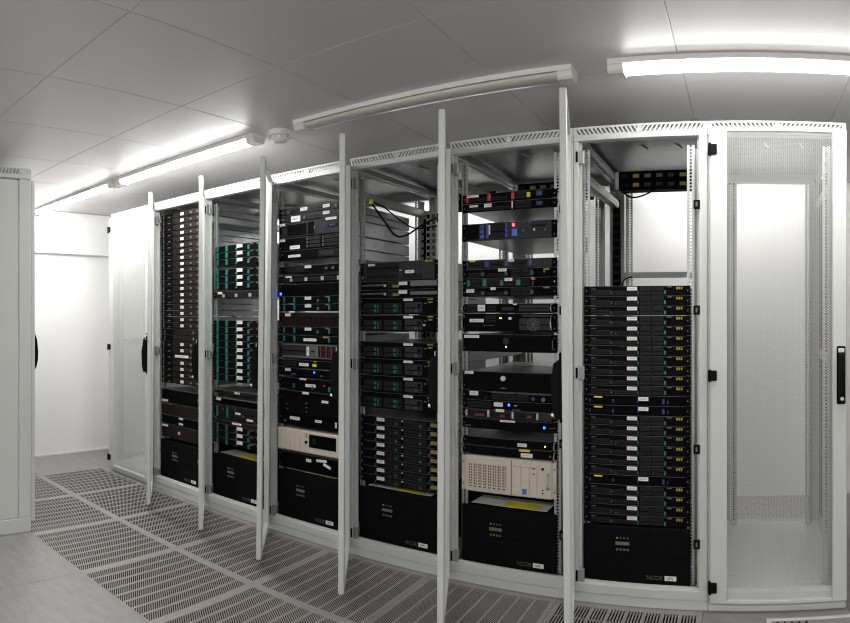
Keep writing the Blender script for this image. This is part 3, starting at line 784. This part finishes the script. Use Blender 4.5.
# --- rack D
def D(name, u0, nu, label, spec, **kw): kw.setdefault('depth', .74); unit('D', name, u0, nu, label+', third open cabinet', spec, **kw)
D('rack_server', 40.4, .95, 'topmost slim server with two white labels', [('white', .37, .48, .3, .75), ('white', .72, .82, .3, .75), ('mid', .06, .08, .2, .5, 'button'), ('mid', .16, .18, .2, .5, 'button'), ('edge', .9, .93, .2, .6)], bays=((.2, .35, .1, .8, 2, 'tray'), (.5, .7, .1, .8, 2, 'grey')), pm='grey')
D('rack_server', 39.42, .95, 'slim server with a large and a small white label', [('white', .22, .37, -.05, .75), ('white', .72, .82, .45, .85), ('mid', .06, .1, .3, .6, 'button'), ('edge', .42, .46, .2, .6)], bays=((.5, .7, .1, .8, 2, 'grey'),), pm='grey')
D('storage_server', 37.4, 1.95, 'dark server with row of vertical drive slots at left', [('white', .03, .12, .82, .98), ('white', .76, .92, .86, 1.03), ('navy', .82, .90, .45, .58), ('mid', .58, .60, .4, .6, 'button')], pm='grey', bays=((.15, .46, .08, .85, 9, 'bezel'), (.48, .58, .08, .9, 1, 'bezel'), (.78, .97, .40, .62, 1, 'tray')))
D('storage_server', 35.7, 1.6, 'black server with six stacked drive trays at right', [('white', .03, .12, .75, .95), ('edge', .47, .495, .68, .9, 'drive_latch'), ('edge', .47, .495, .4, .6, 'drive_latch'), ('edge', .47, .495, .1, .3, 'drive_latch'), ('edge', .71, .735, .68, .9, 'drive_latch'), ('edge', .71, .735, .4, .6, 'drive_latch'), ('edge', .71, .735, .1, .3, 'drive_latch'), ('white', .2, .36, .05, .35)],
  bays=((.5, .68, .66, .92, 1, 'grey'), (.5, .68, .38, .62, 1, 'grey'), (.5, .68, .08, .33, 1, 'grey'), (.74, .95, .66, .92, 1, 'grey'), (.74, .95, .38, .62, 1, 'grey'), (.74, .95, .08, .33, 1, 'grey')))
D('rack_server', 34.3, 1.35, 'black server with wide white label and dark grille', [('white', .17, .37, .30, .55), ('mid', .05, .08, .6, .7, 'button'), ('grey', .68, .88, .3, .7)], vents=((.4, .62, .2, .8, 4, False),), bays=((.64, .95, .15, .85, 1, 'tray'),))
D('rack_server', 32.6, .95, 'slim dark server with label in the middle', [('white', .44, .54, .6, .95), ('mid', .75, .78, .3, .6, 'button'), ('mid', .85, .88, .3, .6, 'button')], bays=((.15, .42, .1, .8, 2, 'tray'),))
D('storage_server', 31.35, .95, 'slim server with four silver drive handles', [('white', .13, .23, .7, .95), ('silver', .20, .24, .15, .6, 'drive_handle'), ('silver', .44, .48, .15, .65, 'drive_handle'), ('silver', .69, .73, .15, .7, 'drive_handle'), ('silver', .93, .96, .15, .7, 'drive_handle')], bays=((.06, .95, .08, .7, 4, 'tray'),))
D('rack_server', 29.6, 1.6, 'plain black unit with blue glowing corner light', [('led_blue', .03, .055, .1, .30), ('mid', .96, .985, .35, .75, 'side_clip')], pm='matte')
def tealrow(lx0=.44, lx1=.54, v=.08):
    return [('teal', .09, .115, .12, .86), ('teal', .26, .285, .12, .86), ('teal', .63, .655, .12, .5), ('teal', .80, .825, .12, .86), ('white', lx0, lx1, .5, .9), ('orange', .76, .79, .75, .92, 'indicator_light')]
D('rack_server', 28.6, .95, 'slim black server with teal latches, upper of first pair', tealrow(), group='slim teal-latched servers')
D('rack_server', 27.6, .95, 'slim black server with teal latches, lower of first pair', tealrow(), group='slim teal-latched servers')
D('rack_server', 25.6, 1.85, 'plain dark server with one label at upper left', [('white', .12, .21, .72, .92)], pm='brown', vents=((.3, .95, .1, .7, 18, True),))
D('rack_server', 24.6, .95, 'slim black server with teal latches, upper of second pair', tealrow(), group='slim teal-latched servers')
D('rack_server', 23.5, .95, 'slim black server with long label, lower of second pair', [('teal', .09, .115, .12, .86), ('teal', .26, .285, .12, .86), ('teal', .80, .825, .12, .86), ('white', .42, .62, .2, .6), ('yellow', .72, .80, .7, .9)], group='slim teal-latched servers')
D('storage_server', 21.45, 1.9, 'grey server with vertical drive carriers at right', [('white', .47, .505, .2, .8), ('maroon', .68, .70, .12, .88), ('maroon', .76, .78, .12, .88), ('maroon', .84, .86, .12, .88), ('maroon', .92, .94, .12, .88)], pm='mid', bays=((.05, .45, .15, .9, 1, 'grey'), (.52, .60, .15, .9, 1, 'edge'), (.64, .96, .1, .9, 8, 'tray')))
D('rack_server', 20.25, .95, 'slim black server with white label and yellow tag', [('white', .35, .50, .2, .6), ('yellow_b', .56, .62, .2, .55), ('yellow', .58, .62, .8, 1.0)], bays=((.06, .3, .1, .8, 1, 'tray'),))
D('rack_server', 19.05, 1.1, 'slim black server with blue light right of centre', [('white', .12, .21, .55, .85), ('led_blue', .575, .592, .5, .68), ('navy', .22, .30, .1, .3), ('navy', .68, .72, .1, .3), ('edge', .4, .95, .9, .96, 'top_strip')])
D('rack_server', 17.3, 1.55, 'black server with labels and teal latches below blue light', [('white', .36, .46, .85, 1.0), ('white', .45, .61, .3, .55), ('teal', .25, .275, .1, .5), ('teal', .8, .83, .05, .45), ('teal_d', .55, .575, .1, .4), ('red', .72, .75, .45, .55, 'indicator_light')])
D('storage_server', 12.5, 4.6, 'tall black storage unit with scattered labels', [('white', .40, .50, .93, 1.0), ('white', .70, .80, .74, .81), ('white', .20, .36, .17, .26), ('white', .60, .70, .18, .25), ('white', .90, .925, .10, .25), ('mid', .45, .475, .66, .69, 'button'), ('mid', .45, .475, .54, .57, 'button'), ('mid', .45, .475, .42, .45, 'button'), ('mid', .14, .17, .60, .62, 'button'), ('mid', .14, .17, .45, .47, 'button'), ('mid', .10, .13, .08, .14, 'lock')],
  pm='matte', bays=((.06, .43, .35, .9, 1, 'bezel'), (.5, .93, .35, .9, 1, 'bezel')))
def beige_small():
    x0, w = XB['D']; nu = 2.95; h = nu*U
    t = empty('tape_library', (x0+w/2+EX, YR+.052, U0+9.15*U)); tag(t, 'short beige unit with wide dark window, third open cabinet', 'storage unit')
    g = MB(); g.box(-.2175, .2175, .004, .6, .001, h-.001, M['beige'], .003); ob('chassis', g, t)
    g = MB(); g.box(-.2413, .2413, -.014, .006, .002, h-.002, M['beige'], .005)
    for c in range(5): g.box(-.20+c*.036, -.172+c*.036, -.0165, -.013, h*.12, h*.88, M['beige'], .002)
    ob('front_panel', g, t)
    g = MB(); g.box(.010, .205, -.016, -.013, h*.30, h*.86, M['matte'], .002); g.box(.035, .06, -.0165, -.0155, h*.45, h*.7, M['brown']); o = ob('window', g, t); o['label'] = 'dark glass window'
    g = MB(); g.cyl((-.012, -.013, h*.50), 'y', .009, -.006, M['brown'], 16); ob('knob', g, t)
    for z in (.72, .84):
        g = MB(); g.box(-.018, -.006, -.017, -.013, h*z, h*z+.006, M['beige_d'], .001); ob('button', g, t)
beige_small()
D('rack_server', 6.75, 2.2, 'black unit with crumpled white tape strips below the beige one', [('white', .46, .54, .6, .78)], pm='matte')
lastD = [o for o in COL.objects if o.name.startswith('rack_server') and o.type == 'EMPTY'][-1]
for (x, z, a, ln) in ((.095, .078, -4, .075), (.135, .054, 18, .055)):
    g = MB(); g.box(-ln/2, ln/2, -.0155, -.0105, -.0075, .0075, M['white'], .001); o = ob('tape_strip', g, lastD, (x, 0, z)); o.rotation_euler = (0, R(a), 0); o['label'] = 'white tape strip'

# --- rack C
def Cc(name, u0, nu, label, spec, **kw): unit('C', name, u0, nu, label+', second open cabinet', spec, **kw)
def crow(bright=True):
    m = 'teal' if bright else 'teal_d'
    return [(m, .085, .12, .08, .92), (m, .27, .31, .08, .92), (m, .47, .50, .08, .45), (m, .70, .735, .08, .7), ('teal', .90, .94, .05, .95), ('white', .49, .60, .45, .95), ('edge', .74, .80, .7, .82), ('orange', .865, .885, .7, .85, 'indicator_light')]
cg = 'slim teal-latched servers, second cabinet'
for q in range(3): Cc('rack_server', 36.4-q, .97, 'slim teal-latched server, %s of the topmost three' % nth(q), crow(), group=cg, ears='mid')
for q in range(3): Cc('rack_server', 32.9-q, .97, 'slim teal-latched server, %s of the three above the silver-handled one' % nth(q), crow(), group=cg, ears='mid')
Cc('storage_server', 29.6, .98, 'slim server with silver drive handles', [('white', .11, .20, .6, .95), ('silver', .20, .245, .1, .6, 'drive_handle'), ('silver', .455, .50, .1, .6, 'drive_handle'), ('silver', .72, .765, .1, .6, 'drive_handle')], pm='brown', bays=((.25, .45, .1, .8, 1, 'tray'), (.51, .71, .1, .8, 1, 'tray')))
for q in range(9): Cc('rack_server', 25.35-q, .98, 'slim teal-latched server, %s of the stack of nine' % nth(q), crow(), group=cg)
Cc('rack_shelf', 15.5, .5, 'low dark shelf below the stack of nine', [('white', .45, .55, .3, .8)], cat='shelf', pm='brown')
Cc('rack_server', 13.9, 1.0, 'slim black server with label at upper left', [('white', .08, .17, .5, .9), ('edge', .2, .95, .85, .95, 'top_strip')], pm='matte')
Cc('storage_server', 11.8, 2.0, 'black server with two rows of pink-tipped drives', [('teal', .085, .115, .1, .9), ('teal', .29, .32, .1, .9), ('white', .46, .56, .45, .6), ('white', .68, .80, .10, .25), ('maroon', .2, .23, .6, .75), ('maroon', .45, .48, .7, .85), ('teal_d', .9, .93, .1, .9), ('maroon', .6, .63, .3, .45)], bays=((.06, .95, .05, .48, 5, 'tray'), (.06, .95, .52, .95, 5, 'tray')))
Cc('rack_shelf', 11.05, .6, 'thin shelf lip with white label above the lower three servers', [('white', .40, .58, .2, .7)], cat='shelf', pm='brown')
for q in range(3): Cc('rack_server', 10.0-q, .97, 'slim teal-latched server, %s of the lowest three' % nth(q), crow(False), group=cg)

# --- rack B
def Bb(name, u0, nu, label, spec, **kw): unit('B', name, u0, nu, label+', leftmost open cabinet', spec, **kw)
for q in range(28):
    u = 42.9-q
    if 22.2 < u < 24: sp = [('teal_d', .1, .13, .1, .8), ('edge', .80, .83, .2, .6)]
    else: sp = [('white', .51, .585, .25, .72), ('edge', .20, .26, .2, .4), ('mid', .73, .77, .3, .6, 'button'), ('grey', .33, .355, .2, .7), ('mid', .89, .92, .3, .6, 'button'), ('edge', .08, .1, .1, .9)]
    if u in (19.9, 15.9): sp[0] = ('white', .38, .70, .35, .75)
    Bb('rack_server', u, .98, 'slim brownish-black server, %s unit from the top' % nth(q), sp, group='slim servers filling the leftmost open cabinet', pm='brown', bays=((.05, .32, .1, .9, 1, 'bezel'), (.62, .72, .1, .9, 1, 'tray')), topline=False)
Bb('rack_server', 12.7, 2.2, 'plain black unit under the slim servers', [('white', .05, .2, .05, .2)], pm='matte')
Bb('rack_server', 10.7, 1.9, 'plain brown unit above two small labels', [('edge', .05, .3, .9, .95, 'top_strip')], pm='brown')
Bb('rack_server', 9.2, 1.4, 'black unit with two small centred labels', [('white', .47, .57, .75, .95), ('white', .47, .57, .15, .35)], pm='matte')
Bb('rack_server', 6.9, 2.2, 'brown lowest unit with small label at left', [('white', .05, .2, .8, .95), ('silver', .45, .5, .4, .6, 'knob')], pm='brown')

# ------------------------------------------------------------------ paper on the backup units
def sheet(k, name, mat, x0, x1, y0, y1, label, z=0.0, rot=0):
    xa, w = XB[k]; cx = xa+w/2+EX; zz = U0+6.45*U+.0008+z
    g = MB(); n = 6
    vs = []; fs = []
    for i in range(n+1):
        for j in range(3):
            x = x0+(x1-x0)*i/n; y = y0+(y1-y0)*j/2
            vs.append((x, y, .0015*math.sin(i*1.3)**2+.0008))
    for i in range(n):
        for j in range(2): fs.append((i*3+j, (i+1)*3+j, (i+1)*3+j+1, i*3+j+1))
    m = len(vs); top = [tuple((v[0], v[1], v[2]+.0012)) for v in vs]
    g.add(vs+top, fs+[tuple(q+m for q in f) for f in fs]+[(j, j+1, m+j+1, m+j) for j in (0, 1)]+[(i*3, (i+1)*3, m+(i+1)*3, m+i*3) for i in range(n)], M[mat])
    o = ob(name, g, None, (cx, YR+.06, zz), R(rot)); tag(o, label, 'paper'); return o
for k in 'CDEF':
    sheet(k, 'paper_sheet', 'paper', -.20, .19, .005, .145, 'white paper sheet lying on the backup unit in the %s' % rackname[k], 0, -1.5)
    sheet(k, 'yellow_leaflet', 'yellow_b', -.03, .14, .0, .075, 'yellow leaflet lying on the white sheet in the %s' % rackname[k], .0045, -3)

# ------------------------------------------------------------------ rear power strips, cables
def strip_unit(k, z, label, x0, x1, y):
    xa, w = XB[k]; t = empty('power_distributor', (xa+w/2, YR+y, z)); tag(t, label, 'power strip', 'power distributors at the cabinet tops')
    g = MB(); g.box(x0, x1, 0, .08, 0, .098, M['matte'], .003); ob('housing', g, t)
    g = MB(); xs = sorted((x1, x1+.02)); g.box(xs[0], xs[1], -.002, .02, .004, .094, M['rail'], .001); ob('bracket', g, t); g = MB(); g.box(x0-.02, x0, -.002, .02, .004, .094, M['rail'], .001); ob('bracket', g, t)
    cols = ['brown', 'yellow', 'mid', 'teal_d', 'grey', 'yellow', 'brown']
    n = len(cols); p = (x1-x0)/n
    for r_ in range(2):
        for i, c in enumerate(cols):
            if r_ == 0 and c in ('teal_d', 'mid'): c = 'grey'
            g = MB(); xx = x0+i*p; zz = .008+r_*.046
            g.box(xx+.006, xx+p-.006, -.006, .001, zz, zz+.034, M['bezel'], .002); g.box(xx+.014, xx+p-.014, -.008, -.005, zz+.008, zz+.027, M[c], .001)
            ob('socket', g, t)
strip_unit('G', 1.925, 'black power strip with yellow and teal sockets, high in the rightmost open cabinet', -.19, .235, .48)
strip_unit('F', 1.925, 'black power strip with sockets, high in the fifth open cabinet', -.19, .235, .62)
strip_unit('E', 1.925, 'black power strip with sockets, high in the fourth open cabinet', -.16, .235, .74)

def cable(pts, r, mat, name, label):
    g = MB(); g.tube(curve_pts(pts, 40), r, M[mat], 8); o = ob(name, g); tag(o, label, 'cable'); return o
def L(k, x, y, z): xa, w = XB[k]; return (xa+w/2+x, YR+y, z)
cable([L('G', -.16, .47, 1.96), L('G', -.15, .43, 1.90), L('G', -.10, .42, 1.875), L('G', -.03, .43, 1.895), L('G', .03, .47, 1.945)], .004, 'matte', 'power_cable', 'thin black cable looping under the power strip, rightmost open cabinet')
cable([L('G', -.245, .80, 1.42), L('G', -.23, .82, 1.48), L('G', -.19, .84, 1.50)], .004, 'matte', 'power_cable', 'short black cable at the left post above the servers, rightmost open cabinet')
cable([L('G', .20, .82, 1.46), L('G', .18, .84, 1.43), L('G', .195, .84, 1.40), L('G', .225, .82, 1.385)], .004, 'matte', 'power_cable', 'short black cable curl at right above the servers, rightmost open cabinet')
cable([L('E', -.22, .10, 1.885), L('E', -.15, .11, 1.79), L('E', -.083, .12, 1.705), L('E', -.055, .20, 1.715), L('E', -.05, .36, 1.79), L('E', -.02, .55, 1.87)], .005, 'matte', 'power_cable', 'thick black cable drooping across the empty top of the fourth open cabinet')
cable([L('E', -.225, .13, 1.895), L('E', -.17, .15, 1.865), L('E', -.12, .24, 1.80), L('E', -.09, .36, 1.77), L('E', -.03, .50, 1.80)], .004, 'matte', 'power_cable', 'second black cable crossing behind the thick one, fourth open cabinet')
def upright(k, x, w_, label):
    g = MB(); g.box(-w_, w_, 0, .045, 0, 1.62, M['matte'], .004)
    for s_ in range(32): g.box(-w_+.006, w_-.006, -.006, .001, .03+s_*.048, .045+s_*.048, M['tray'], .001)
    o = ob('dark_upright', g, None, L(k, x, .895, .34)); tag(o, label, 'dark duct')
upright('E', -.352, .032, 'added dark duct behind the boundary of third and fourth open cabinets')  # dark piece added to blacken the bright wall gap behind the socket strips
upright('G', -.292, .022, 'dark rear duct behind the left side of the rightmost open cabinet')  # dark rear post at the boundary with the neighbouring cabinet
cable([L('F', -.21, .76, 1.53), L('F', -.12, .74, 1.58), L('F', -.02, .73, 1.59), L('F', .02, .72, 1.54)], .003, 'mid', 'network_cable', 'thin grey cable behind the gap above the four-server stack, fifth open cabinet')
cable([L('F', -.20, .78, 1.51), L('F', -.14, .77, 1.555), L('F', -.05, .76, 1.55), L('F', .0, .75, 1.51)], .003, 'matte', 'network_cable', 'thin black cable behind the gap above the four-server stack, fifth open cabinet')
# yellow cable tag in E
g = MB(); g.box(-.012, .012, 0, .002, -.012, .012, M['yellow_b'], .0008); g.cyl((0, -.002, .004), 'y', .003, .002, M['matte'], 8)
o = ob('cable_tag', g, None, L('E', -.215, .085, 1.892)); tag(o, 'small yellow tag hanging on a cable in the fourth open cabinet', 'tag')
# vertical socket strips at the rear right of E
for q, (x, lb) in enumerate(((-.262, 'left'), (-.222, 'right'))):
    t = empty('vertical_power_strip', L('E', x, .80, .35)); tag(t, 'tall pale vertical socket strip behind the fourth open cabinet, %s one of two' % lb, 'power strip', 'vertical socket strips')
    g = MB(); g.box(-.018, .018, 0, .04, 0, 1.60, M['cab'], .003); ob('housing', g, t)
    g = MB()
    for s_ in range(39): g.box(-.010, .010, -.003, .001, .03+s_*.04, .055+s_*.04, M['mid'] if q else M['matte'], .001)
    ob('socket_row', g, t)

# ------------------------------------------------------------------ opposite cabinet at the left edge
def opposite():
    xc, y1 = -3.348, 1.482; h = 2.145; w = .6; dpt = 1.0
    t = empty('server_cabinet', (xc-.3, y1-dpt/2, 0)); tag(t, 'closed grey cabinet across the aisle, cut off at the left edge', 'server cabinet')
    C = M['cab']; x1 = .3; ya, yb = -dpt/2, dpt/2
    g = MB(); g.box(-.3, .3, ya, yb, 0, .085, C, .003); ob('plinth', g, t)
    g = MB()
    for xs in ((-.3, -.25), (.25, .3)):
        for ys in ((ya, ya+.05), (yb-.075, yb)): g.box(xs[0], xs[1], ys[0], ys[1], .087, h-.065, C, .003)
    ob('frame', g, t)
    g = MB(); g.box(.285, .296, ya+.052, yb-.077, .087, h-.072, C, .004)
    g.box(-.296, -.285, ya+.052, yb-.077, .087, h-.072, C, .004); g.box(-.25, .25, ya, ya+.01, .087, h-.07, C, .003); ob('side_panel', g, t)
    # cap with slots in its side
    g = MB(); g.box(-.3, .3, ya, yb, h-.010, h, C, .003); g.box(-.3, .3, ya, yb, h-.062, h-.036, C, .003); g.box(-.285, .285, ya+.012, yb-.012, h-.037, h-.009, M['cab_in'])
    n = 46; p = dpt/n
    for k in range(n):
        y = ya+k*p
        g.prism([(y, h-.037), (y+p*.5, h-.037), (min(yb, y+p*.5+.012), h-.009), (min(yb, y+.012), h-.009)], 0, .292, .2995, C)
    g.box(.286, .2998, yb-.07, yb, h-.037, h-.009, C)
    ob('top_cap', g, t)
    d = empty('door', (.294, yb+.002, 0), 0, t)
    g = MB(); g.box(-.588, -.52, 0, .026, .06, h-.07, C, .003); g.box(-.066, 0, 0, .026, .06, h-.07, C, .003); g.box(-.521, -.065, 0, .026, .06, .09, C, .003); g.box(-.521, -.065, 0, .026, h-.1, h-.07, C, .003); ob('door_frame', g, d)
    me = DOOR[1]; o = ob('perforated_panel', me, d, (0, 0, 0), math.pi)
    g = MB(); zc = 1.065
    g.box(-.052, -.014, .026, .034, zc-.115, zc+.115, M['black'], .003)
    g.prism([(.034, zc+.105), (.048, zc+.07), (.056, zc), (.054, zc-.055), (.046, zc-.09), (.034, zc-.112)], 0, -.046, -.020, M['black'])
    o = ob('handle', g, d); o['label'] = 'black swing handle'
opposite()

# ------------------------------------------------------------------ cable outlet frame in the floor, bottom right
t = empty('floor_outlet_cover', (.40, 2.47, 0)); tag(t, 'pale rectangular floor outlet frame before the closed cabinet, bottom right corner', 'floor outlet')
g = MB(); g.box(-.31, .31, .105, .125, 0, .006, M['cab'], .002); g.box(-.31, -.29, -.125, .105, 0, .006, M['cab'], .002); g.box(.29, .31, -.125, .105, 0, .006, M['cab'], .002); g.box(-.29, .29, -.125, -.105, 0, .006, M['cab'], .002); ob('rim', g, t)
g = MB(); g.box(-.289, .289, -.104, .104, 0, .003, M['floor'], .001)
for k in range(5): g.box(-.27+k*.03, -.26+k*.03, -.03, .095, .003, .004, M['brown'])
ob('lid', g, t)

# ------------------------------------------------------------------ world and view
w = bpy.data.worlds.new('world'); S.world = w; w.use_nodes = True
w.node_tree.nodes['Background'].inputs['Color'].default_value = (.8, .85, .9, 1); w.node_tree.nodes['Background'].inputs['Strength'].default_value = .02
S.view_settings.view_transform = 'Standard'; S.view_settings.look = 'None'; S.view_settings.gamma = 1; S.view_settings.use_curve_mapping = False
S.view_settings.exposure = 0.0
S.cycles.use_adaptive_sampling = False
S.cycles.denoising_prefilter = 'ACCURATE'
S.cycles.filter_width = 1.1
S.cycles.max_bounces = 10; S.cycles.diffuse_bounces = 6; S.cycles.glossy_bounces = 4
S.cycles.sample_clamp_indirect = 6
S.cycles.caustics_reflective = False; S.cycles.caustics_refractive = False
